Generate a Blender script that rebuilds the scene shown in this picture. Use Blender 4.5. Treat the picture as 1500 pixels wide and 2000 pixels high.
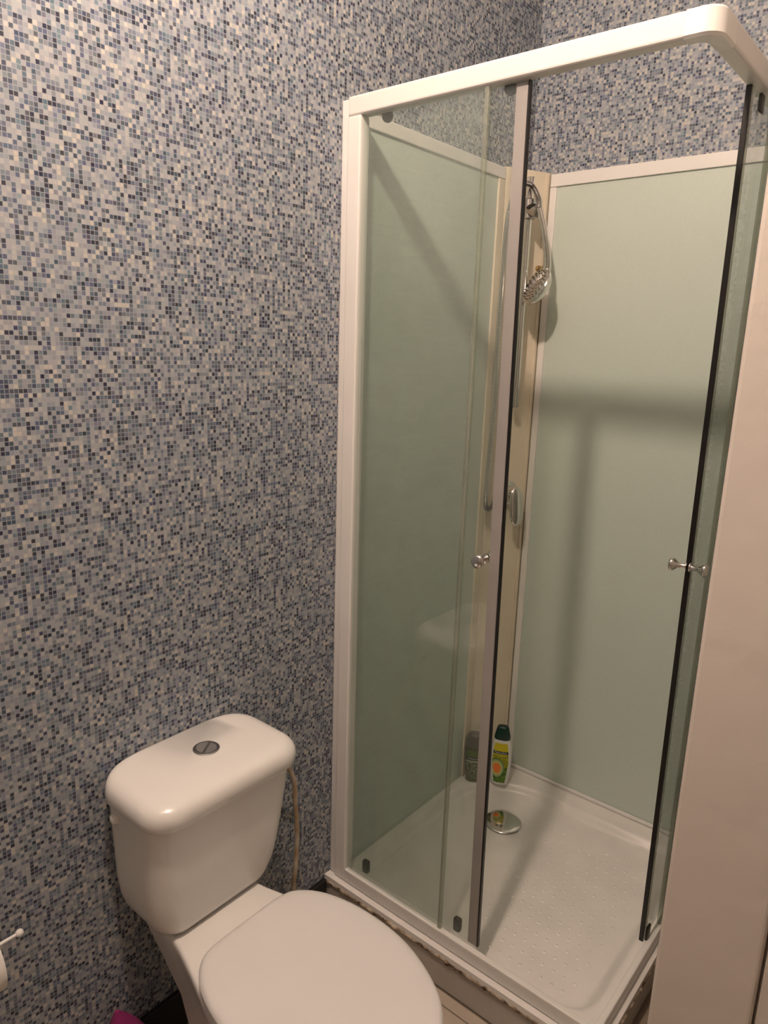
import bpy, bmesh, math, random
import numpy as np
from mathutils import Vector, Matrix, noise
for o in list(bpy.data.objects): bpy.data.objects.remove(o)
scene = bpy.context.scene
COL = scene.collection
PI = math.pi
random.seed(7)

# ------------------------------------------------------------------ camera
Z0 = 0.09                      # all heights below are measured from the tray rim; the floor is 0.09 lower
CAM = np.array([1.1328, -2.0024, 1.3822]); YAW, PITCH, ROLL, FPX = -0.68887, -0.22953, -0.03202, 1397.8
_fw = np.array([math.cos(PITCH)*math.sin(YAW), math.cos(PITCH)*math.cos(YAW), math.sin(PITCH)])
_r = np.array([math.cos(YAW), -math.sin(YAW), 0.0]); _d = np.cross(_fw, _r)
_c, _s = math.cos(ROLL), math.sin(ROLL)
RIGHT = _c*_r+_s*_d; DOWN = -_s*_r+_c*_d; FWD = _fw
cam_data = bpy.data.cameras.new('camera'); cam = bpy.data.objects.new('camera', cam_data); COL.objects.link(cam)
M = Matrix.Identity(4)
for i in range(3):
    M[i][0] = RIGHT[i]; M[i][1] = -DOWN[i]; M[i][2] = -FWD[i]; M[i][3] = CAM[i]+(Z0 if i == 2 else 0)
cam.matrix_world = M
cam_data.sensor_fit = 'VERTICAL'; cam_data.sensor_height = 24; cam_data.lens = 24*FPX/2000
cam_data.clip_start = 0.02
scene.camera = cam
def ray(u, v):
    return RIGHT*(u-750)/FPX + DOWN*(v-1000)/FPX + FWD
def H(u, v, ax, val):          # the point of the plane axis=val that the photograph shows at (u, v)
    d = ray(u, v); return Vector(CAM + d*(val-CAM[ax])/d[ax])

# ------------------------------------------------------------------ world, exposure
w = bpy.data.worlds.new('world'); scene.world = w; w.use_nodes = True
w.node_tree.nodes['Background'].inputs[0].default_value = (1.0, 0.82, 0.66, 1)
w.node_tree.nodes['Background'].inputs[1].default_value = 0.05
scene.view_settings.view_transform = 'Standard'; scene.view_settings.look = 'None'
scene.view_settings.exposure = 0.0; scene.view_settings.gamma = 1.0
scene.view_settings.use_curve_mapping = False
LAMP = (0.60, -1.62, 2.53); LAMP_STRENGTH = 1240.0; LAMP_COLOR = (1.0, 0.765, 0.61)

# ------------------------------------------------------------------ materials
def newmat(name):
    m = bpy.data.materials.new(name); m.use_nodes = True
    nt = m.node_tree; b = nt.nodes['Principled BSDF']
    return m, nt, b
def nd(nt, t, **kw):
    n = nt.nodes.new(t)
    for k, v in kw.items(): setattr(n, k, v)
    return n
def math_n(nt, op, a, b=None, c=None):
    n = nd(nt, 'ShaderNodeMath', operation=op)
    for i, x in enumerate((a, b, c)):
        if x is None: continue
        if isinstance(x, (int, float)): n.inputs[i].default_value = x
        else: nt.links.new(x, n.inputs[i])
    return n.outputs[0]
def mixc(nt, f, a, b):
    n = nd(nt, 'ShaderNodeMix', data_type='RGBA')
    for s, x in ((n.inputs[0], f), (n.inputs[6], a), (n.inputs[7], b)):
        if isinstance(x, (int, float)): s.default_value = x
        elif isinstance(x, tuple): s.default_value = (*x[:3], 1)
        else: nt.links.new(x, s)
    return n.outputs[2]
def ramp(nt, f, stops, interp='LINEAR'):
    n = nd(nt, 'ShaderNodeValToRGB'); n.color_ramp.interpolation = interp
    e = n.color_ramp.elements
    while len(e) < len(stops): e.new(0.5)
    for k, (p, c) in zip(e, stops):
        k.position = p; k.color = (*c, 1)
    nt.links.new(f, n.inputs[0]); return n.outputs[0]
def mat(name, col, rough=0.5, metal=0.0, var=0.05, vscale=8.0, bump=0.0, bscale=60.0, col2=None, coat=0.0, spec=0.5):
    m, nt, b = newmat(name)
    tc = nd(nt, 'ShaderNodeNewGeometry')
    n = nd(nt, 'ShaderNodeTexNoise'); n.inputs['Scale'].default_value = vscale; n.inputs['Detail'].default_value = 4
    nt.links.new(tc.outputs['Position'], n.inputs['Vector'])
    c2 = col2 or tuple(x*(1-var*2) for x in col)
    f = nd(nt, 'ShaderNodeMapRange'); f.inputs[1].default_value = .35; f.inputs[2].default_value = .65
    nt.links.new(n.outputs[0], f.inputs[0])
    nt.links.new(mixc(nt, f.outputs[0], col, c2), b.inputs['Base Color'])
    b.inputs['Roughness'].default_value = rough; b.inputs['Metallic'].default_value = metal
    b.inputs['Coat Weight'].default_value = coat; b.inputs['Specular IOR Level'].default_value = spec
    if bump:
        n2 = nd(nt, 'ShaderNodeTexNoise'); n2.inputs['Scale'].default_value = bscale; n2.inputs['Detail'].default_value = 3
        nt.links.new(tc.outputs['Position'], n2.inputs['Vector'])
        bp = nd(nt, 'ShaderNodeBump'); bp.inputs['Strength'].default_value = bump; bp.inputs['Distance'].default_value = .004
        nt.links.new(n2.outputs[0], bp.inputs['Height']); nt.links.new(bp.outputs[0], b.inputs['Normal'])
    return m
def mosaic(name, axis, lift=0.0):
    """printed mosaic wallpaper: small random squares with pale joints"""
    m, nt, b = newmat(name)
    g = nd(nt, 'ShaderNodeNewGeometry'); sx = nd(nt, 'ShaderNodeSeparateXYZ'); nt.links.new(g.outputs['Position'], sx.inputs[0])
    u = math_n(nt, 'DIVIDE', sx.outputs[axis], 0.0069); v = math_n(nt, 'DIVIDE', sx.outputs[2], 0.0072)
    fu, fv = math_n(nt, 'FLOOR', u), math_n(nt, 'FLOOR', v)
    cb = nd(nt, 'ShaderNodeCombineXYZ'); nt.links.new(fu, cb.inputs[0]); nt.links.new(fv, cb.inputs[1])
    wn = nd(nt, 'ShaderNodeTexWhiteNoise', noise_dimensions='2D'); nt.links.new(cb.outputs[0], wn.inputs['Vector'])
    ns = nd(nt, 'ShaderNodeTexNoise'); ns.inputs['Scale'].default_value = .22; ns.inputs['Detail'].default_value = 3
    nt.links.new(cb.outputs[0], ns.inputs['Vector'])
    low = math_n(nt, 'MULTIPLY', math_n(nt, 'SUBTRACT', ns.outputs[0], .5), .50)
    val = math_n(nt, 'ADD', math_n(nt, 'ADD', wn.outputs['Value'], low), lift)
    tile = ramp(nt, val, [(0.0, (.030, .037, .060)), (.08, (.062, .080, .122)), (.21, (.108, .138, .195)), (.36, (.165, .203, .262)),
                          (.50, (.258, .292, .345)), (.68, (.335, .358, .395)), (.85, (.41, .418, .425)), (.95, (.50, .485, .44))], 'CONSTANT')
    hs = nd(nt, 'ShaderNodeHueSaturation'); nt.links.new(tile, hs.inputs['Color'])
    sc = nd(nt, 'ShaderNodeSeparateColor'); nt.links.new(wn.outputs['Color'], sc.inputs[0])
    nt.links.new(math_n(nt, 'ADD', math_n(nt, 'MULTIPLY', sc.outputs[1], .07), .46), hs.inputs['Hue'])
    nt.links.new(math_n(nt, 'ADD', math_n(nt, 'MULTIPLY', sc.outputs[2], .7), .55), hs.inputs['Saturation'])
    def edge(x): return math_n(nt, 'ABSOLUTE', math_n(nt, 'SUBTRACT', math_n(nt, 'FRACT', x), .5))
    e = math_n(nt, 'MAXIMUM', edge(u), edge(v))
    jm = nd(nt, 'ShaderNodeMapRange'); jm.inputs[1].default_value = .39; jm.inputs[2].default_value = .45
    nt.links.new(e, jm.inputs[0])
    col = mixc(nt, math_n(nt, 'MULTIPLY', jm.outputs[0], .8), hs.outputs[0], (.345, .365, .40))
    nt.links.new(col, b.inputs['Base Color']); b.inputs['Roughness'].default_value = .55
    b.inputs['Specular IOR Level'].default_value = .3
    return m
def glass(name, tint, haze=0.05, hazecol=(.6, .65, .6)):
    m, nt, b = newmat(name); nt.nodes.remove(b)
    out = [n for n in nt.nodes if n.type == 'OUTPUT_MATERIAL'][0]
    tr = nd(nt, 'ShaderNodeBsdfTransparent'); tr.inputs[0].default_value = (*tint, 1)
    gl = nd(nt, 'ShaderNodeBsdfGlossy'); gl.inputs['Roughness'].default_value = .01
    df = nd(nt, 'ShaderNodeBsdfDiffuse'); df.inputs[0].default_value = (*hazecol, 1)
    lw = nd(nt, 'ShaderNodeLayerWeight'); lw.inputs[0].default_value = .5
    fac = math_n(nt, 'MULTIPLY_ADD', math_n(nt, 'POWER', lw.outputs['Facing'], 5.0), .9, .05)
    g = nd(nt, 'ShaderNodeNewGeometry'); ns = nd(nt, 'ShaderNodeTexNoise'); ns.inputs['Scale'].default_value = 7; ns.inputs['Detail'].default_value = 5
    nt.links.new(g.outputs['Position'], ns.inputs['Vector'])
    hz = math_n(nt, 'MULTIPLY', ns.outputs[0], haze*2)
    m1 = nd(nt, 'ShaderNodeMixShader'); nt.links.new(hz, m1.inputs[0]); nt.links.new(tr.outputs[0], m1.inputs[1]); nt.links.new(df.outputs[0], m1.inputs[2])
    m2 = nd(nt, 'ShaderNodeMixShader'); nt.links.new(fac, m2.inputs[0]); nt.links.new(m1.outputs[0], m2.inputs[1]); nt.links.new(gl.outputs[0], m2.inputs[2])
    nt.links.new(m2.outputs[0], out.inputs[0]); return m

W_ALB = (.80, .79, .77)
MT = dict(
    wp_y=mosaic('mosaic_wallpaper_side', 1), wp_x=mosaic('mosaic_wallpaper_back', 0, .06),
    plaster=mat('pale_painted_plaster', (.70, .64, .58), .6, var=.03, vscale=3, bump=.35, bscale=25),
    ceiling=mat('ceiling_paint', (.75, .74, .72), .8), hall=mat('hall_paint', (.30, .28, .25), .8),  # hall walls lie out of view; their colour is darkened to cut bounced light
    tilef=mat('beige_floor_tile', (.52, .45, .37), .35, var=.08, vscale=12), grout=mat('floor_grout', (.25, .2, .15), .9),
    skirt=mat('black_skirting', (.012, .011, .011), .4),
    frame=mat('white_lacquered_frame', (.82, .81, .79), .35, var=.02), rail=mat('white_rail', (.77, .755, .735), .35, var=.01),  # rail: same white as the frame, darkened to offset the lamp's brightness
    cream=mat('yellowed_cream_plastic', (.80, .72, .58), .4, var=.06, vscale=5),
    panel=mat('pale_green_panel', (.585, .67, .61), .33, var=.02, vscale=300, bump=.06, bscale=500),
    tray=mat('white_acrylic_tray', (.85, .83, .81), .32, var=.04, vscale=9, coat=.2),
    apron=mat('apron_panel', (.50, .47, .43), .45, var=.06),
    seal=mat('grey_door_profile', (.33, .315, .30), .3, var=.05), clearseal=glass('milky_edge_seal', (.80, .83, .78), .22, (.62, .64, .56)),
    black=mat('black_rubber', (.006, .005, .005), .35), roller=mat('dark_roller', (.03, .03, .025), .4),
    chrome=mat('chrome', (.78, .76, .74), .09, metal=1, var=.02), dchrome=mat('dull_chrome', (.55, .54, .53), .22, metal=1, var=.1),
    satin=mat('satin_chrome', (.72, .70, .68), .32, metal=.9, var=.05), hose=mat('chrome_hose', (.70, .69, .68), .25, metal=1, var=.05),
    ceramic=mat('white_ceramic', (.80, .79, .77), .22, var=.01, coat=.12), seat=mat('white_seat_plastic', (.72, .71, .70), .35, var=.01),
    glass=glass('clear_shower_glass', (.95, .97, .955), .045), bead=mat('mouldy_sealant', (.62, .52, .40), .8, col2=(.08, .04, .02), vscale=45),
    whose=mat('yellowed_hose', (.60, .53, .43), .5, col2=(.40, .29, .18), vscale=28),
    paper=mat('toilet_paper', (.83, .81, .78), .9), wire=mat('white_coated_wire', (.82, .80, .78), .35), pink=mat('magenta_plastic', (.24, .02, .12), .4, bump=.4, bscale=30),
    bottle=mat('white_bottle', (.82, .82, .80), .3), capg=mat('dark_green_cap', (.004, .035, .025), .3),
    olive=mat('olive_bottle', (.10, .10, .05), .22, var=.1), capb=mat('brown_grey_cap', (.10, .085, .075), .35),
    text=mat('white_print', (.75, .76, .72), .5), brass=mat('tarnished_brass', (.45, .33, .16), .35, metal=1))
def emis(name, c, s):
    m, nt, b = newmat(name); b.inputs['Emission Color'].default_value = (*c, 1); b.inputs['Emission Strength'].default_value = s
    b.inputs['Base Color'].default_value = (.9, .9, .9, 1); return m

# ------------------------------------------------------------------ object helpers
WL = {}
def tag(o, label=None, cat=None, group=None, kind=None):
    for k, v in (('label', label), ('category', cat), ('group', group), ('kind', kind)):
        if v: o[k] = v
    return o
def thing(name, label, cat, loc):
    o = bpy.data.objects.new(name, None); COL.objects.link(o); o.empty_display_size = .05
    o.location = (loc[0], loc[1], loc[2]+Z0); WL[o.name] = Vector(loc)
    return tag(o, label, cat)
def part(name, bm, m, parent=None, smooth=False, angle=35):
    """link a bmesh (scene coordinates) as one mesh object under its parent"""
    bmesh.ops.recalc_face_normals(bm, faces=bm.faces)
    if parent is not None: org = WL[parent.name]
    else:
        zs = [v.co.z for v in bm.verts]; xs = [v.co.x for v in bm.verts]; ys = [v.co.y for v in bm.verts]
        org = Vector(((min(xs)+max(xs))/2, (min(ys)+max(ys))/2, min(zs)))
    for v in bm.verts: v.co -= org
    me = bpy.data.meshes.new(name); bm.to_mesh(me); bm.free()
    if smooth:
        for p in me.polygons: p.use_smooth = True
        me.set_sharp_from_angle(angle=math.radians(angle))
    me.materials.append(MT[m] if isinstance(m, str) else m)
    o = bpy.data.objects.new(name, me); COL.objects.link(o)
    if parent is not None: o.parent = parent; WL[o.name] = org
    else: o.location = org+Vector((0, 0, Z0)); WL[o.name] = org
    return o
def box(lo, hi, bev=0.0, bm=None, seg=2):
    b = bmesh.new()
    bmesh.ops.create_cube(b, size=1)
    for v in b.verts: v.co = Vector([(lo[i]+hi[i])/2 + v.co[i]*(hi[i]-lo[i]) for i in range(3)])
    if bev: bmesh.ops.bevel(b, geom=b.edges[:], offset=bev, segments=seg, affect='EDGES', profile=.5)
    return merge(bm, b)
def merge(bm, b):
    if bm is None: return b
    me = bpy.data.meshes.new('t'); b.to_mesh(me); b.free(); bm.from_mesh(me); bpy.data.meshes.remove(me); return bm
def loft(rings, cap0=True, cap1=True, bm=None, closed=True):
    b = bmesh.new(); vs = [[b.verts.new(p) for p in r] for r in rings]
    n = len(rings[0])
    for a, c in zip(vs, vs[1:]):
        for i in range(n if closed else n-1):
            j = (i+1) % n; b.faces.new((a[i], a[j], c[j], c[i]))
    if cap0: b.faces.new(vs[0][::-1])
    if cap1: b.faces.new(vs[-1])
    return merge(bm, b)
def spline(pts, n=10):
    pts = [Vector(p) for p in pts]; P = [pts[0]*2-pts[1]]+pts+[pts[-1]*2-pts[-2]]; out = []
    for i in range(1, len(P)-2):
        for k in range(n):
            t = k/n; a, b, c, d = P[i-1:i+3]
            out.append(.5*((2*b)+(c-a)*t+(2*a-5*b+4*c-d)*t*t+(3*b-a-3*c+d)*t**3))
    out.append(pts[-1]); return out
def tube(path, rad, seg=10, bm=None, cap=True):
    path = [Vector(p) for p in path]; rings = []
    R = rad if callable(rad) else (lambda t: rad)
    up = Vector((.31, .17, .93))
    for i, p in enumerate(path):
        t = (path[min(i+1, len(path)-1)]-path[max(i-1, 0)]).normalized()
        a = (up - t*up.dot(t)).normalized() if abs(up.dot(t)) < .999 else t.orthogonal().normalized()
        up = a if i else a
        c = t.cross(a); r = R(i/(len(path)-1))
        rings.append([p+(a*math.cos(2*PI*k/seg)+c*math.sin(2*PI*k/seg))*r for k in range(seg)])
    return loft(rings, cap, cap, bm)
def lathe(origin, axis, prof, seg=24, bm=None):
    """prof = [(distance along axis, radius)]"""
    z = Vector(axis).normalized(); x = z.orthogonal().normalized(); y = z.cross(x); o = Vector(origin)
    rings = [[o+z*h+(x*math.cos(2*PI*k/seg)+y*math.sin(2*PI*k/seg))*max(r, 1e-5) for k in range(seg)] for h, r in prof]
    return loft(rings, True, True, bm)
def rrect(cx, cy, hx, hy, r, z, n=6):
    pts = []
    for sx, sy, a0 in ((1, 1, 0), (-1, 1, PI/2), (-1, -1, PI), (1, -1, 1.5*PI)):
        for k in range(n+1):
            a = a0+PI/2*k/n; pts.append(Vector((cx+sx*(hx-r)+r*math.cos(a), cy+sy*(hy-r)+r*math.sin(a), z)))
    return pts
def struct(name, bm, m, label=None):
    o = part(name, bm, m); o['kind'] = 'structure'
    if label: o['label'] = label
    return o

# ------------------------------------------------------------------ the room
FL = -Z0; CE = 2.63
SX, SY = .739, .80
PY = -.99                                   # end of the partition that frames the view on the right
struct('wall_left', box((-.12, -3.0, FL), (0, .12, CE)), 'wp_y', 'wall papered in blue and grey mosaic pattern behind the toilet')
struct('wall_back', box((0, 0, FL), (2.2, .12, CE)), 'wp_x', 'wall papered in mosaic pattern above the shower back panel')
seam = H(1475, 2000, 1, PY).x
struct('wall_right', box((.882, PY, FL), (seam-.006, 0, CE), .006, seg=3), 'plaster', 'end of a painted plaster partition beside the shower')
struct('trim_1', box((seam-.002, PY+.006, FL), (seam+.075, PY+.03, CE), .003), 'plaster', 'painted casing strip along the partition')
struct('wall_hallway', box((2.2, -3.0, FL), (2.32, .12, CE)), 'hall')
struct('wall_front', box((0, -3.12, FL), (2.2, -3.0, CE)), 'hall')
struct('ceiling', box((-.12, -3.12, CE), (2.32, .12, CE+.1)), 'ceiling')
fl = struct('floor', box((-.12, -3.12, FL-.1), (2.32, .12, FL-.004)), 'grout')
tile_mesh = {}
ys = [-.826, -.855] + [-.858-.3*k for k in range(8)]
def tile(x0, x1, y0, y1):
    key = (round(x1-x0, 3), round(y1-y0, 3))
    if key not in tile_mesh:
        b = box((-(key[0])/2, -(key[1])/2, -.006), (key[0]/2, key[1]/2, .004), .001, seg=1)
        me = bpy.data.meshes.new('tile'); b.to_mesh(me); b.free(); me.materials.append(MT['tilef']); tile_mesh[key] = me
    o = bpy.data.objects.new('tile', tile_mesh[key]); COL.objects.link(o); o.parent = fl
    o.location = Vector(((x0+x1)/2, (y0+y1)/2, FL-.004)) - WL[fl.name]
for c in range(7):
    x0 = .014+.3*c; x1 = x0+.297
    if x0 > .87: continue
    tile(x0, x1, -.855, -.8265)
    for k in range(7): tile(x0, x1, -.858-.3*(k+1)+.003, -.858-.3*k)
struct('baseboard_left', box((0, -3.0, FL), (.012, -.83, .004), .002), 'skirt', 'black skirting along the papered wall behind the toilet')

# lamp on the ceiling, out of view
lt = thing('ceiling_lamp', 'round ceiling lamp hanging above the toilet', 'lamp', (LAMP[0], LAMP[1], LAMP[2]-.04))
part('bulb', lathe(LAMP, (0, 0, 1), [(-.04*math.cos(PI*k/12), .04*math.sin(PI*k/12)) for k in range(13)]), emis('lamp_bulb', LAMP_COLOR, LAMP_STRENGTH), lt, True)
part('base', lathe((LAMP[0], LAMP[1], LAMP[2]), (0, 0, 1), [(.042, .025), (.05, .05), (CE-LAMP[2]-.001, .06)]), 'frame', lt, True)

# ------------------------------------------------------------------ shower tray
TX1, TY0 = .762, -.826
tr = thing('shower_tray', 'white shower tray with dimpled floor inside the glass enclosure', 'shower tray', (.38, -.41, FL))
poly = [(.052, -.735), (.052, -.222), (.165, -.112), (.677, -.112), (.677, -.735)]
def sdf(x, y, P, r=.045):
    # signed distance to the convex outline, corners rounded
    d = -1e9; n = len(P); cx = sum(p[0] for p in P)/n; cy = sum(p[1] for p in P)/n
    ds = []
    for i in range(n):
        (ax, ay), (bx, by) = P[i], P[(i+1) % n]
        L = math.hypot(bx-ax, by-ay); nx, ny = (by-ay)/L, -(bx-ax)/L
        if (cx-ax)*nx+(cy-ay)*ny > 0: nx, ny = -nx, -ny
        ds.append((x-ax)*nx+(y-ay)*ny+r)
    pos = sorted([q for q in ds if q > 0])
    if len(pos) >= 2: return math.hypot(pos[-1], pos[-2])-r
    return max(ds)-r
def sm(a, b, x):
    t = min(1, max(0, (x-a)/(b-a))); return t*t*(3-2*t)
DR = Vector((.222, -.280))
def tray_z(x, y):
    d = sdf(x, y, poly)
    rim = .012*max(sm(-.70, -.765, y), sm(.665, .70, x)) - .004*0
    fz = -.024+.004*min(1, math.hypot(x-DR.x, y-DR.y)/.5)
    front = max(sm(-.5, -.72, y), sm(.5, .66, x))
    wdt = .021+.016*front
    return fz+(rim-fz)*sm(0, wdt, d)
NX, NY = 150, 162
b = bmesh.new(); g = [[b.verts.new((TX1*i/NX, TY0*j/NY, tray_z(TX1*i/NX, TY0*j/NY))) for j in range(NY+1)] for i in range(NX+1)]
for i in range(NX):
    for j in range(NY): b.faces.new((g[i][j], g[i][j+1], g[i+1][j+1], g[i+1][j]))
ring = [g[i][0] for i in range(NX)]+[g[NX][j] for j in range(NY)]+[g[i][NY] for i in range(NX, 0, -1)]+[g[0][j] for j in range(NY, 0, -1)]
low = [b.verts.new((v.co.x, v.co.y, -.004)) for v in ring]
for i in range(len(ring)):
    j = (i+1) % len(ring); b.faces.new((ring[i], ring[j], low[j], low[i]))
basin = part('basin', b, 'tray', tr, True, 50)
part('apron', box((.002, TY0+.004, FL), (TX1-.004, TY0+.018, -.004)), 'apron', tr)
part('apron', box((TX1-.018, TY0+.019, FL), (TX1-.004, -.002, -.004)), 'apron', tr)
# anti-slip bumps in staggered rows
b = bmesh.new()
for r in range(15):
    for c in range(13):
        x = .33+.027*c+(.0135 if r % 2 else 0); y = -.20-.036*r
        if x > .655 or x < .12 or sdf(x, y, poly) > -.03 or (Vector((x, y))-DR).length < .11: continue
        z = tray_z(x, y)
        lathe((x, y, z-.0006), (0, 0, 1), [(0, .0058), (.0012, .0046), (.0018, .0022), (.002, .0004)], 8, b)
o = part('anti_slip_bumps', b, 'tray', tr, True, 80); o['kind'] = 'stuff'
dz = tray_z(DR.x, DR.y)
part('drain_cover', lathe((DR.x, DR.y, dz), (0, 0, 1), [(0, .045), (.004, .045), (.004, .054), (.007, .056), (.009, .054), (.0115, .038), (.0125, .015), (.0127, .001)], 48), 'chrome', tr, True, 50)
# crumbling sealant along the outer lip
def bead(p0, p1, nrm, name):
    p0, p1 = Vector(p0), Vector(p1); n = int((p1-p0).length/.004); path = []
    rr = [.0032+.006*max(0, noise.noise(Vector((k*.23, 3.1, p0.x)))+.1)+random.random()*.0022 for k in range(n+1)]
    for k in range(n+1):
        q = p0.lerp(p1, k/n)+Vector((0, 0, noise.noise(Vector((k*.3, 0, 9)))*.004)); path.append(q)
    return tube(path, lambda t: rr[int(round(t*n))], 7)
part('sealant_bead', bead((.004, TY0+.002, -.005), (TX1, TY0+.002, -.005), None, 'f'), 'bead', tr, True, 60)
part('sealant_bead', bead((TX1-.002, TY0, -.005), (TX1-.002, -.05, -.005), None, 'r'), 'bead', tr, True, 60)

# ------------------------------------------------------------------ shower wall panels and corner column
ZP = 1.866
RX = SX+.012
CL, CR = Vector((.013, -.160)), Vector((.076, -.027))
t = thing('shower_wall_panel', 'pale green wall panel in white frame, behind the fixed front glass', 'wall panel', (.006, -.47, .001))
part('sheet', box((.001, -.775, .001), (.010, CL.y-.002, ZP-.004)), 'panel', t)
part('frame_strip', box((.001, -.775, ZP-.030), (.015, CL.y-.004, ZP), .002), 'frame', t)
part('frame_strip', box((.001, CL.y-.034, .001), (.015, CL.y-.004, ZP-.031), .002), 'cream', t)
t = thing('shower_wall_panel', 'pale green wall panel in white frame, seen through the open doorway', 'wall panel', (.41, -.014, .001))
part('sheet', box((CR.x+.002, -.022, .001), (RX-.001, -.001, ZP-.004)), 'panel', t)
part('frame_strip', box((CR.x+.004, -.028, ZP-.034), (RX-.001, -.001, ZP), .002), 'frame', t)
part('frame_strip', box((CR.x+.004, -.028, .001), (CR.x+.024, -.001, ZP-.035), .002), 'frame', t)
part('foot_strip', box((CR.x+.004, -.032, .001), (RX-.045, -.0225, .012), .003), 'frame', t)
cc = thing('corner_column', 'yellowed cream corner column between the two green panels', 'corner column', (.03, -.06, .001))
def prism(P, z0, z1, bm=None): return loft([[Vector((x, y, z0)) for x, y in P], [Vector((x, y, z1)) for x, y in P]], bm=bm)
part('facing', prism([(.001, -.001), (.001, CL.y), tuple(CL), tuple(CR), (CR.x, -.001)], .001, ZP+.004), 'cream', cc)
ct = (CR-CL).normalized(); cn = Vector((ct.y, -ct.x))
for s, q in ((1, CL), (-1, CR)):
    a = q+ct*.004*s; e_ = q+ct*.012*s
    part('edge_bead', prism([(a.x, a.y), (a.x+cn.x*.003, a.y+cn.y*.003), (e_.x+cn.x*.003, e_.y+cn.y*.003), (e_.x, e_.y)], .001, ZP), 'cream', cc)
def HC(u, v, off):              # the point shown at (u, v) that lies 'off' in front of the column's face
    n = np.array([cn.x, cn.y, 0]); d = ray(u, v); k = (off-(CAM-np.array([CL.x, CL.y, 0]))@n)/(d@n); return Vector(CAM+d*k)

# ------------------------------------------------------------------ glass enclosure
ZT, ZB, ZR0, ZR = 1.876, 1.838, .014, .050
FY = -.812
en = thing('shower_enclosure', 'glass corner shower enclosure with white frame and both sliding doors open', 'shower enclosure', (.37, -.4, ZR0))
def lean(bm, ax, amt):          # the doors hang slightly out of plumb
    for v in bm.verts: v.co[ax] += amt*(0.95-v.co.z)/.9
    return bm
part('wall_profile', box((.0005, FY+.006, ZR0), (.0205, FY+.030, ZT-.003), .002), 'frame', en)
part('post', box((.0215, FY, ZR0), (.057, FY+.030, ZB), .003), 'frame', en)
part('top_rail', box((.0215, FY, ZB), (RX-.052, FY+.030, ZT), .005, seg=3), 'rail', en)
# rounded corner connector
cb = bmesh.new()
def arc_pts(z, inset):
    pts = []; r = .030-inset
    cx, cy = RX-.030, FY+.030
    pts.append((RX-.054, FY+inset, z))
    for k in range(9):
        a = -PI/2+PI/2*k/8; pts.append((cx+r*math.cos(a), cy+r*math.sin(a), z))
    pts.append((RX-inset, FY+.074, z)); pts.append((RX-.031+inset, FY+.074, z))
    ci = .016
    for k in range(5):
        a = PI/2*k/4
        pts.append((RX-.031+inset-ci*(1-math.cos(a)), FY+.031-inset+ci*(1-math.sin(a)), z))
    pts.append((RX-.054, FY+.031-inset, z))
    return [Vector(p) for p in pts]
part('corner_connector', loft([arc_pts(ZB-.001, .004), arc_pts(ZB+.003, .0), arc_pts(ZT-.003, 0), arc_pts(ZT+.001, .004)]), 'frame', en, True, 40)
part('top_rail', box((RX-.030, FY+.072, ZB), (RX, -.030, ZT), .005, seg=3), 'rail', en)
part('bottom_rail', box((.057, FY, ZR0), (RX-.0, FY+.015, ZR), .003), 'frame', en)
part('bottom_rail', box((RX-.015, FY+.0155, ZR0), (RX, -.034, ZR), .003), 'frame', en)
part('wall_profile', box((RX-.04, -.058, ZR+.001), (RX, -.030, ZB), .002), 'frame', en)
# fixed panes
XS, YP = .352, -.437
p = part('fixed_pane', box((.05, -.806, ZR-.006), (XS, -.801, ZB+.006)), 'glass', en)
part('edge_seal', box((XS-.001, -.8075, ZR+.001), (XS+.008, -.7995, ZB-.001), .001), 'clearseal', p)
p = part('fixed_pane', box((RX-.011, YP, ZR-.006), (RX-.006, -.04, ZB+.006)), 'glass', en)
part('edge_seal', box((RX-.013, YP-.008, ZR+.001), (RX-.004, YP+.002, ZB-.001), .001), 'clearseal', p)
# sliding door on the front, pushed left behind the fixed pane
XD = .4425; LN = .010
dy0, dy1 = -.794, -.789
d = part('sliding_door', lean(box((.062, dy0, ZR+.004), (XD-.022, dy1, ZB-.002)), 0, LN), 'glass', en)
part('edge_profile', lean(box((XD-.024, dy0-.003, ZR+.004), (XD, dy1+.001, ZB-.002), .002), 0, LN), 'seal', d)
part('magnet_strip', lean(box((XD, dy0-.002, ZR+.004), (XD+.0035, dy1+.001, ZB-.002)), 0, LN), 'black', d)
def roller(c, ax, par):
    c = Vector(c); v = Vector((0, 0, 0)); v[ax] = 1
    part('roller', lathe(c-v*.006, v, [(0, .006), (.001, .011), (.004, .012), (.006, .009), (.008, .012), (.011, .011), (.012, .006)], 16), 'roller', par, True)
for x in (.105, .39):
    roller((x, dy1+.0065, ZB-.005), 1, d)
    q = lean(box((x-.010, dy1+.0005, ZR-.002), (x+.010, dy1+.016, ZR+.034), .006, seg=3), 0, 0); part('roller', q, 'roller', d, True)
def knob(c, ax, sgn, par):
    v = Vector((0, 0, 0)); v[ax] = sgn
    part('knob', lathe(c, v, [(0, .0095), (.002, .0095), (.003, .0055), (.018, .0055), (.022, .010), (.026, .0135), (.030, .0145), (.033, .0135), (.035, .010), (.036, .002)], 24), 'chrome', par, True, 50)
kf = H(948, 1091, 1, dy0); knob((kf.x, dy0, kf.z), 1, -1, d); knob((kf.x, dy1, kf.z), 1, 1, d)
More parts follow.
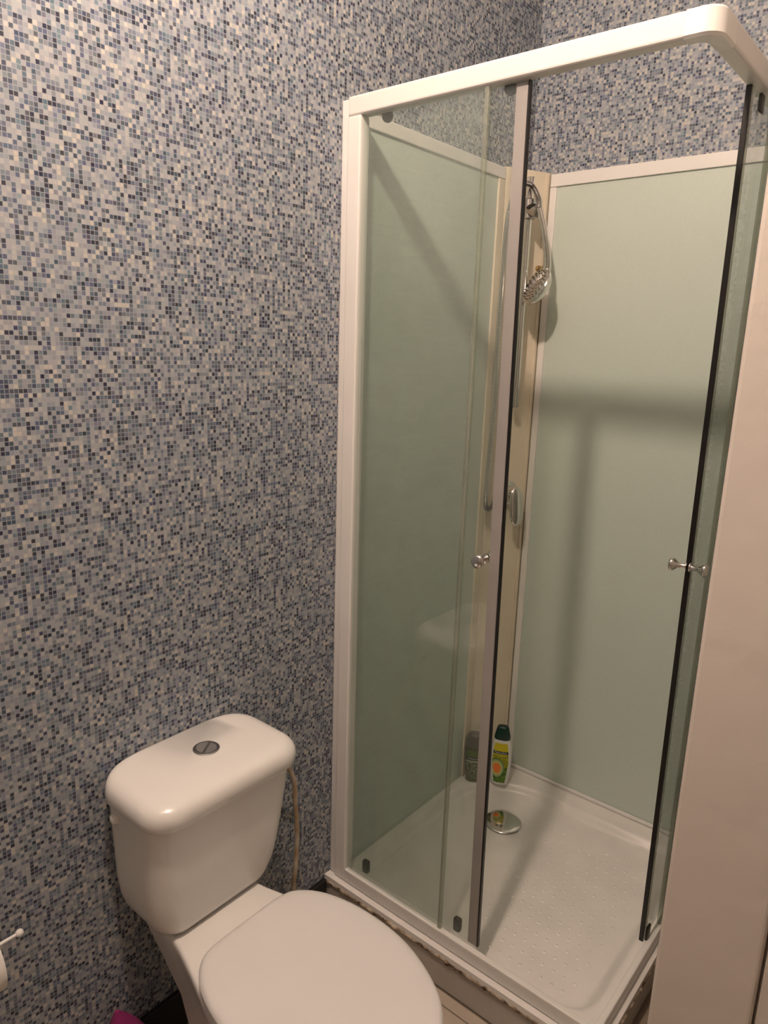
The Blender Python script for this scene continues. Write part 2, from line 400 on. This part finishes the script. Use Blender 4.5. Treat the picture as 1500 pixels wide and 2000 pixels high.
# sliding door on the right side, pushed back
YD = -.547; rx0, rx1 = .728, .733; LN2 = .020
d = part('sliding_door', lean(box((rx0, YD+.010, ZR+.004), (rx1, -.10, ZB-.002)), 1, LN2), 'glass', en)
part('edge_profile', lean(box((rx0-.003, YD+.006, ZR+.004), (rx1+.003, YD+.016, ZB-.002), .001), 1, LN2), 'clearseal', d)
part('magnet_strip', lean(box((rx0-.003, YD, ZR+.004), (rx1+.002, YD+.005, ZB-.002), .001), 1, LN2), 'black', d)
for y in (YD+.045, -.16):
    part('roller', box((rx1+.0005, y-.011, ZR-.003), (rx1+.0065, y+.011, ZR+.034), .003, seg=3), 'roller', d, True)
    part('roller', box((rx1+.0005, y-.012, ZB-.032), (rx1+.0065, y+.012, ZB-.002), .003, seg=3), 'roller', d, True)
kr = H(1347, 1108, 0, rx1); knob((rx1, kr.y+.0, kr.z), 0, 1, d); knob((rx0, kr.y+.0, kr.z), 0, -1, d)

# ------------------------------------------------------------------ riser rail, hand shower, hose, mixer
ra = HC(1037, 346, .045); rb = HC(1003, 792, .045); rb = Vector((ra.x, ra.y, rb.z))
c3 = Vector((cn.x, cn.y, 0)); ct3 = Vector((ct.x, ct.y, 0))
rs = thing('shower_riser', 'chrome riser rail fixed to the cream corner column', 'shower rail', (ra.x, ra.y, rb.z))
part('rail', tube([rb, ra], .011, 20), 'chrome', rs, True)
for z in (ra.z-.10, rb.z+.055):
    q = Vector((ra.x, ra.y, z)); part('wall_bracket', lathe(q-c3*.0445, c3, [(0, .016), (.004, .016), (.008, .009), (.045, .009)], 16), 'dchrome', rs, True)
part('rail_cap', lathe(rb-Vector((0, 0, .006)), (0, 0, 1), [(0, .008), (.004, .011), (.055, .011), (.058, .0095)], 16), 'dchrome', rs, True)
sz = HC(1040, 410, .05).z
sl = part('slide_bracket', lathe((ra.x, ra.y, sz-.026), (0, 0, 1), [(0, .015), (.003, .021), (.050, .021), (.054, .015)], 20), 'dchrome', rs, True)
hp = [HC(1053, 408, .095), HC(1061, 440, .105), HC(1067, 480, .112), HC(1069, 515, .112), HC(1063, 543, .106)]
part('arm', tube([Vector((ra.x, ra.y, sz)), hp[0]+Vector((0, 0, -.008))], lambda t: .018-.003*t, 14), 'dchrome', sl, True)
part('tilt_knob', lathe(Vector((ra.x, ra.y, sz))+c3*.012-ct3*.005, c3, [(0, .012), (.014, .013), (.022, .010), (.024, .003)], 16), 'black', sl, True)
hs = thing('hand_shower', 'chrome hand shower hanging head down from the riser bracket', 'hand shower', tuple(hp[0]))
part('handle', tube(spline(hp, 8), lambda t: .0095+.0035*t-.002*math.sin(t*PI), 16), 'chrome', hs, True)
nrm = Vector(RIGHT*(-.90)*.93 - DOWN*.39*.93 - FWD*.36).normalized()
hc = HC(1050, 560, .100)
part('spray_head', lathe(hc, nrm, [(-.026, .008), (-.023, .024), (-.014, .042), (-.002, .053), (.005, .0545), (.008, .052)], 32), 'chrome', hs, True, 50)
part('spray_face', lathe(hc+nrm*.0081, nrm, [(0, .050), (.0025, .045), (.004, .024), (.0045, .001)], 32), 'dchrome', hs, True)
b = bmesh.new(); fx = nrm.orthogonal().normalized(); fy = nrm.cross(fx)
for rr, n in ((.013, 6), (.024, 11), (.034, 16), (.043, 20)):
    for k in range(n):
        a = 2*PI*k/n; lathe(hc+nrm*.0105+(fx*math.cos(a)+fy*math.sin(a))*rr, nrm, [(0, .0018), (.003, .0012)], 6, b)
o = part('nozzles', b, 'roller', hs); o['kind'] = 'stuff'
hk = HC(1051, 525, .001)
part('wall_hook', lathe(hk, c3, [(0, .009), (.003, .009), (.005, .005), (.018, .005), (.022, .007), (.024, .003)], 14), 'brass', rs, True)
pth = [hp[0]+Vector((0, 0, -.004)), HC(1052, 388, .085), HC(1040, 364, .075), HC(1022, 360, .07), HC(1003, 382, .062), HC(990, 440, .05), HC(982, 530, .04), HC(974, 640, .035), HC(965, 790, .032), HC(955, 900, .034), HC(949, 970, .042), HC(950, 994, .05), HC(960, 990, .05), HC(968, 972, .042)]
sp = spline(pth, 40); n_ = len(sp)-1
so = part('shower_hose', tube(sp, lambda t: .0068+.0009*(1 if int(round(t*n_)) % 2 else -1), 10), 'hose', None, True, 80)
tag(so, 'long ribbed chrome hose looping from hand shower down to the mixer', 'shower hose')
mc = HC(988, 962, .0)
mx = thing('shower_mixer', 'chrome single lever mixer low on the cream corner column', 'mixer tap', (mc.x, mc.y, mc.z))
part('escutcheon', lathe(mc+c3*.0005, c3, [(0, .040), (.004, .040), (.010, .034), (.012, .024)], 32), 'chrome', mx, True)
part('body', lathe(mc+c3*.0115, c3, [(0, .024), (.025, .024), (.032, .021), (.036, .010)], 24), 'chrome', mx, True)
l0 = mc+c3*.052; lv = []
for k in range(13):
    t_ = k/12; hz_ = .028-.118*t_; wd = .024*math.sqrt(max(.02, 1-(2*t_-1)**4)); th = .009*math.sqrt(max(.02, 1-(2*t_-1)**4))
    lv.append([l0+Vector((0, 0, hz_))+ct3*math.cos(2*PI*q/16)*wd+c3*(math.sin(2*PI*q/16)*th+.014*t_) for q in range(16)])
part('lever', loft(lv), 'chrome', mx, True)
oc = HC(968, 972, .042)
part('hose_outlet', tube([mc+c3*.02-ct3*.02, oc], .010, 14), 'chrome', mx, True)

# ------------------------------------------------------------------ bottles on the tray corner
def label_mat(name, kind):
    m, nt, b_ = newmat(name)
    tc = nd(nt, 'ShaderNodeUVMap'); tc.uv_map = 'uv'; s = nd(nt, 'ShaderNodeSeparateXYZ'); nt.links.new(tc.outputs[0], s.inputs[0])
    u, v = s.outputs[0], s.outputs[1]
    ns = nd(nt, 'ShaderNodeTexNoise'); ns.inputs['Scale'].default_value = 7; ns.inputs['Detail'].default_value = 3
    mp = nd(nt, 'ShaderNodeMapping'); mp.inputs['Scale'].default_value = (1, 2.2, 1); nt.links.new(tc.outputs[0], mp.inputs[0]); nt.links.new(mp.outputs[0], ns.inputs['Vector'])
    if kind == 0:
        leaf = ramp(nt, ns.outputs[0], [(.35, (.012, .07, .012)), (.5, (.08, .20, .015)), (.62, (.22, .34, .03))])
        top = ramp(nt, ns.outputs[0], [(.4, (.12, .20, .012)), (.6, (.50, .43, .01))])
        c = mixc(nt, math_n(nt, 'GREATER_THAN', v, .40), leaf, top)
        c = mixc(nt, math_n(nt, 'GREATER_THAN', v, .70), c, (.62, .52, .012))
        du = math_n(nt, 'SUBTRACT', u, .30); dv = math_n(nt, 'MULTIPLY', math_n(nt, 'SUBTRACT', v, .37), 2.0)
        dd = math_n(nt, 'SQRT', math_n(nt, 'ADD', math_n(nt, 'MULTIPLY', du, du), math_n(nt, 'MULTIPLY', dv, dv)))
        for lim, cc_ in ((.50, (.03, .09, .015)), (.46, (.33, .44, .22)), (.36, (.62, .56, .16)), (.26, (.85, .22, .04))):
            c = mixc(nt, math_n(nt, 'LESS_THAN', dd, lim), c, cc_)
        band = math_n(nt, 'MULTIPLY', math_n(nt, 'GREATER_THAN', v, .735), math_n(nt, 'LESS_THAN', v, .81))
        c = mixc(nt, band, c, (.004, .022, .020))
    else:
        c = ramp(nt, ns.outputs[0], [(.36, (.03, .035, .015)), (.52, (.12, .14, .07)), (.66, (.32, .34, .22))])
        c = mixc(nt, math_n(nt, 'GREATER_THAN', v, .62), c, (.07, .12, .012))
        band = math_n(nt, 'MULTIPLY', math_n(nt, 'GREATER_THAN', v, .66), math_n(nt, 'LESS_THAN', v, .78))
        c = mixc(nt, band, c, (.012, .02, .012))
        line = math_n(nt, 'MULTIPLY', math_n(nt, 'GREATER_THAN', v, .60), math_n(nt, 'LESS_THAN', v, .645))
        c = mixc(nt, line, c, (.42, .44, .36))
    nt.links.new(c, b_.inputs['Base Color']); b_.inputs['Roughness'].default_value = .35
    return m
def bottle(name, label, base, yaw, prof, cap, mats, lab, band_v, kind, k=1.0):
    prof = [tuple(c*k for c in q) for q in prof]; cap = [tuple(c*k for c in q) for q in cap]; wf = lab[2]; lab = (lab[0]*k, lab[1]*k, lambda v: wf(v)*k)
    t = thing(name, label, 'bottle', base); B = Vector(base)
    X = Vector((math.cos(yaw), math.sin(yaw), 0)); N = Vector((math.sin(yaw), -math.cos(yaw), 0))     # X across the label, N out of it
    def sup(a, p): return math.copysign(abs(math.cos(a))**p, math.cos(a)), math.copysign(abs(math.sin(a))**p, math.sin(a))
    def rings(pr):
        out = []
        for z, hw, hd in pr:
            r = []
            for k in range(32):
                cx_, cy_ = sup(2*PI*k/32, .75); r.append(B+X*cx_*hw+N*cy_*hd+Vector((0, 0, z)))
            out.append(r)
        return out
    part('body', loft(rings(prof)), mats[0], t, True, 50)
    part('cap', loft(rings(cap)), mats[1], t, True, 50)
    zs = [q[0] for q in prof]
    def dims(z): return np.interp(z, zs, [q[1] for q in prof]), np.interp(z, zs, [q[2] for q in prof])
    def surf(u, v, off):
        z = lab[0]+(lab[1]-lab[0])*v; hw, hd = dims(z); x = (2*u-1)*min(lab[2](v), hw*.93)
        cxx = min(1, abs(x)/hw)**(1/.75); dp = hd*math.sqrt(max(0, 1-cxx*cxx))**.75
        return B+X*x+N*(dp+off)+Vector((0, 0, z))
    bm = bmesh.new(); uv = bm.loops.layers.uv.new('uv'); NU, NV = 16, 30
    gv = [[bm.verts.new(surf(i/NU, j/NV, .0004)) for j in range(NV+1)] for i in range(NU+1)]
    for i in range(NU):
        for j in range(NV):
            f = bm.faces.new((gv[i][j], gv[i+1][j], gv[i+1][j+1], gv[i][j+1]))
            for l, (a, c) in zip(f.loops, ((i, j), (i+1, j), (i+1, j+1), (i, j+1))): l[uv].uv = (a/NU, c/NV)
    lb = part('label_print', bm, label_mat(name+'_label', kind), t, True, 80)
    cu = bpy.data.curves.new('txt', 'FONT'); cu.body = 'Palmolive'; cu.align_x = 'CENTER'; cu.align_y = 'CENTER'; cu.size = 1; cu.resolution_u = 2
    to = bpy.data.objects.new('txt', cu); COL.objects.link(to); bpy.context.view_layer.update()
    me = to.evaluated_get(bpy.context.evaluated_depsgraph_get()).to_mesh()
    xs_ = [v.co.x for v in me.vertices]; sc = .80/(max(xs_)-min(xs_)); ym = sum(v.co.y for v in me.vertices)/len(me.vertices)
    bm = bmesh.new(); bm.from_mesh(me); to.to_mesh_clear(); bpy.data.objects.remove(to)
    for v in bm.verts:
        v.co = surf(.5+v.co.x*sc, band_v+(v.co.y-ym)*sc*.34, .0009)
    part('lettering', bm, 'text', lb)
    return t
b1 = H(975, 1534, 2, .001)
by = math.atan2(CAM[1]-b1.y, CAM[0]-b1.x)+PI/2
bottle('shampoo_bottle', 'white bottle with dark green cap and yellow fruit label in the tray corner', (b1.x-.010, b1.y+.016, .001), by-.08,
       [(0, .022, .014), (.003, .0255, .017), (.03, .029, .019), (.08, .032, .020), (.115, .0315, .019), (.138, .028, .017), (.150, .025, .015)],
       [(.1503, .0235, .0145), (.153, .0242, .015), (.160, .0238, .015), (.185, .0180, .0125), (.191, .0150, .010), (.193, .008, .006)], ('bottle', 'capg'),
       (.010, .141, lambda v: np.interp(v, [0, .1, .5, .8, 1], [.0165, .0185, .0245, .0225, .019])), .772, 0, 1.06)
b2 = H(921, 1526, 2, .001)
by = math.atan2(CAM[1]-b2.y, CAM[0]-b2.x)+PI/2
bottle('shower_gel_bottle', 'olive bottle with brown rounded cap, partly behind the door profile', (b2.x-.002, b2.y+.016, .001), by,
       [(0, .020, .015), (.004, .025, .018), (.03, .028, .020), (.07, .031, .021), (.10, .031, .021), (.112, .030, .020)],
       [(.1123, .0298, .020), (.128, .0292, .0195), (.142, .0262, .018), (.151, .020, .014), (.154, .011, .008)], ('olive', 'capb'),
       (.012, .105, lambda v: np.interp(v, [0, .2, .6, 1], [.018, .023, .026, .025])), .72, 1, 1.10)

# ------------------------------------------------------------------ toilet
YC = -1.288; YT = -1.266
to = thing('toilet', 'white close-coupled toilet with closed lid standing against the mosaic wall', 'toilet', (.35, YC, FL))
def dring(z, inset=0.0, x0=.246, yc=YC, n=44, sx=1.0):
    """closed outline of the lid: straight back, round front"""
    cx = .45
    ctl = [(.246, 0), (.246, .05), (.249, .086), (.262, .114), (.30, .142), (.36, .160), (.43, .165), (.50, .157), (.565, .134), (.615, .102), (.648, .058), (.662, 0)]
    pts = [(q.x, max(0, q.y)) for q in spline([(x, h, 0) for x, h in ctl], 6)][1:-1]
    full = pts+[(x, -h) for x, h in pts[::-1]]
    out = []
    for x, h in full:
        v = Vector((x-cx, h)); L = v.length
        v = v*(1-inset/max(L, .05)); out.append(Vector((cx+v.x*sx, yc+v.y, z)))
    return out
part('seat_lid', loft([dring(.3295, .006), dring(.331, .002), dring(.336, 0), dring(.341, .002), dring(.3445, .008), dring(.3462, .02), dring(.3475, .07), dring(.348, .12)]), 'seat', to, True, 40)
part('seat', loft([dring(.311, .006), dring(.313, .003), dring(.322, .002), dring(.3275, .005), dring(.3288, .012)]), 'seat', to, True, 40)
def pan_ring(z, k, back, front, hw):
    # rounded outline: narrow neck at the back, round bowl in front
    pts = []; n = 40
    for i in range(n+1):
        t_ = i/n; x = back+(front-back)*(1-math.cos(PI*t_))/2
        f = (x-back)/(front-back)
        h = np.interp(f, [0, .02, .10, .256, .36, .47, .60, .72, .82, .90, .96, .985, 1], [.40, .50, .53, .60, .71, .85, .98, .98, .88, .70, .45, .27, 0])*hw
        pts.append((x, h))
    return [Vector((x, YC+h, z)) for x, h in pts]+[Vector((x, YC-h, z)) for x, h in pts[::-1]]
part('pan', loft([pan_ring(FL, 0, .12, .50, .115), pan_ring(FL+.02, 0, .12, .50, .113), pan_ring(.04, 0, .12, .50, .100), pan_ring(.12, 0, .10, .53, .112), pan_ring(.20, 0, .06, .585, .140),
                  pan_ring(.26, 0, .02, .63, .158), pan_ring(.29, 0, .008, .65, .166), pan_ring(.304, 0, .006, .655, .168), pan_ring(.309, 0, .008, .651, .164), pan_ring(.3105, 0, .014, .642, .158)]), 'ceramic', to, True, 60)
def cring(z, x1, hy, r, yc=YT, bow=.0):
    pts = rrect((.004+x1)/2, yc, (x1-.004)/2, hy, r, z, 7)
    for p_ in pts:
        f = 1-((p_.y-yc)/hy)**2
        if p_.x > x1*.5: p_.x += bow*f
        else:
            p_.x = max(.004, p_.x)
    return pts
Yb = -1.279
part('cistern', loft([cring(.3108, .150, .106, .034, Yb), cring(.314, .161, .116, .038, Yb), cring(.322, .168, .124, .042, Yb), cring(.335, .172, .132, .044, Yb+.001), cring(.36, .175, .142, .045, Yb+.003), cring(.40, .178, .149, .045, Yb+.005),
                      cring(.45, .181, .154, .045, YT-.005), cring(.51, .185, .159, .045, YT-.002), cring(.566, .188, .163, .045, YT)]), 'ceramic', to, True, 60)
lidb = loft([cring(.561, .186, .160, .045), cring(.5605, .196, .168, .05, bow=.004), cring(.566, .200, .172, .052, bow=.005), cring(.580, .2015, .173, .052, bow=.006), cring(.592, .199, .171, .052, bow=.006),
             cring(.600, .193, .166, .050, bow=.006), cring(.606, .182, .157, .046, bow=.006), cring(.609, .165, .143, .042, bow=.005), cring(.611, .13, .11, .035, bow=.003)])
part('cistern_lid', lidb, 'ceramic', to, True, 60)
bc = H(403, 1463, 2, .610)
fb = part('flush_button', lathe((bc.x, bc.y, .6095), (0, 0, 1), [(0, .0255), (.003, .0255), (.0045, .023), (.0045, .0205), (.003, .020), (.0028, .001)], 32), 'dchrome', to, True, 40)
for s in (0, 1):
    pts = [(.019*math.cos(a), .019*math.sin(a)) for a in [(-PI/2+.08)+(PI-.16)*k/14 for k in range(15)]]
    rot = math.radians(35)+s*PI
    R2 = lambda x, y, k: Vector((bc.x+(x*math.cos(rot)-y*math.sin(rot))*k, bc.y+(x*math.sin(rot)+y*math.cos(rot))*k, 0))
    lo_ = [R2(x+.001, y, 1)+Vector((0, 0, .6124)) for x, y in pts]; mid = [R2(x+.001, y, .98)+Vector((0, 0, .6145-.0015*(0 if s else 1))) for x, y in pts]
    part('button_half', loft([lo_, mid]), 'satin', fb)
sp_ = H(217, 1590, 1, YT-.166)
part('blanking_cap', lathe((.055, YT-.157, .535), (0, -1, 0), [(0, .012), (.006, .012), (.012, .008), (.014, .002)], 16), 'ceramic', to, True)

# water hose between the cistern and the wall
wp = [Vector((.06, YT+.158, .545)), Vector((.06, YT+.185, .535)), H(569, 1510, 0, .045), H(577, 1570, 0, .04), H(580, 1630, 0, .035), H(577, 1690, 0, .03), H(573, 1735, 0, .03), H(575, 1800, 0, .03)]
wo = part('water_hose', tube(spline(wp, 10), .0058, 10), 'whose', None, True, 80)
tag(wo, 'stained beige water hose hanging behind the right side of the cistern', 'hose')

# ------------------------------------------------------------------ toilet roll, holder, pink bag
rod = H(38, 1822, 0, .062)
ho = thing('toilet_roll_holder', 'white wire roll holder with ball end on the mosaic wall', 'holder', (.002, rod.y-.10, rod.z-.02))
part('wire', tube(spline([Vector((.003, rod.y-.17, rod.z+.01)), Vector((.04, rod.y-.165, rod.z+.005)), Vector((.062, rod.y-.15, rod.z)), Vector((.062, rod.y-.08, rod.z)), Vector((.062, rod.y, rod.z))], 8), .0026, 10), 'wire', ho, True)
part('ball_end', lathe(rod, (0, 1, 0), [(-.0065*math.cos(PI*k/10), .0065*math.sin(PI*k/10)) for k in range(11)], 16), 'wire', ho, True)
part('wall_plate', lathe((.0005, rod.y-.17, rod.z+.01), (1, 0, 0), [(0, .018), (.003, .018), (.005, .012), (.006, .004)], 20), 'wire', ho, True)
rc = Vector((.062, rod.y-.042, rod.z-.0185)); prof = [(0, .0212), (0, .050), (-.098, .050), (-.098, .0212)]
b = bmesh.new(); rg = []
for h_, r_ in prof: rg.append([rc+Vector((r_*math.cos(2*PI*k/40), h_, r_*math.sin(2*PI*k/40))) for k in range(40)])
tr_ = part('toilet_roll', loft(rg+[rg[0]], False, False), 'paper', None, True, 40)
tag(tr_, 'white toilet paper roll on the wire holder at the left edge', 'toilet roll')
# slumped plastic bag between wall and pan
pk = H(228, 1972, 0, .075)
rings = []
for k in range(10):
    f = k/9; z = FL+.0005+(pk.z-FL-.004)*f
    cx_, cy_ = .085+(.075-.085)*f, (pk.y+.045)+(-.045)*f
    rad_ = .075*(1-f)**.75+.004
    rings.append([Vector((cx_+rad_*.85*math.cos(a)*(1+.22*noise.noise(Vector((math.cos(a)*2, math.sin(a)*2, f*3)))), cy_+rad_*1.1*math.sin(a)*(1+.22*noise.noise(Vector((math.cos(a)*2+5, math.sin(a)*2, f*3)))), z)) for a in [2*PI*i/28 for i in range(28)]])
pb = part('plastic_bag', loft(rings), 'pink', None, True, 50)
tag(pb, 'crumpled magenta plastic bag on the floor left of the toilet', 'bag')
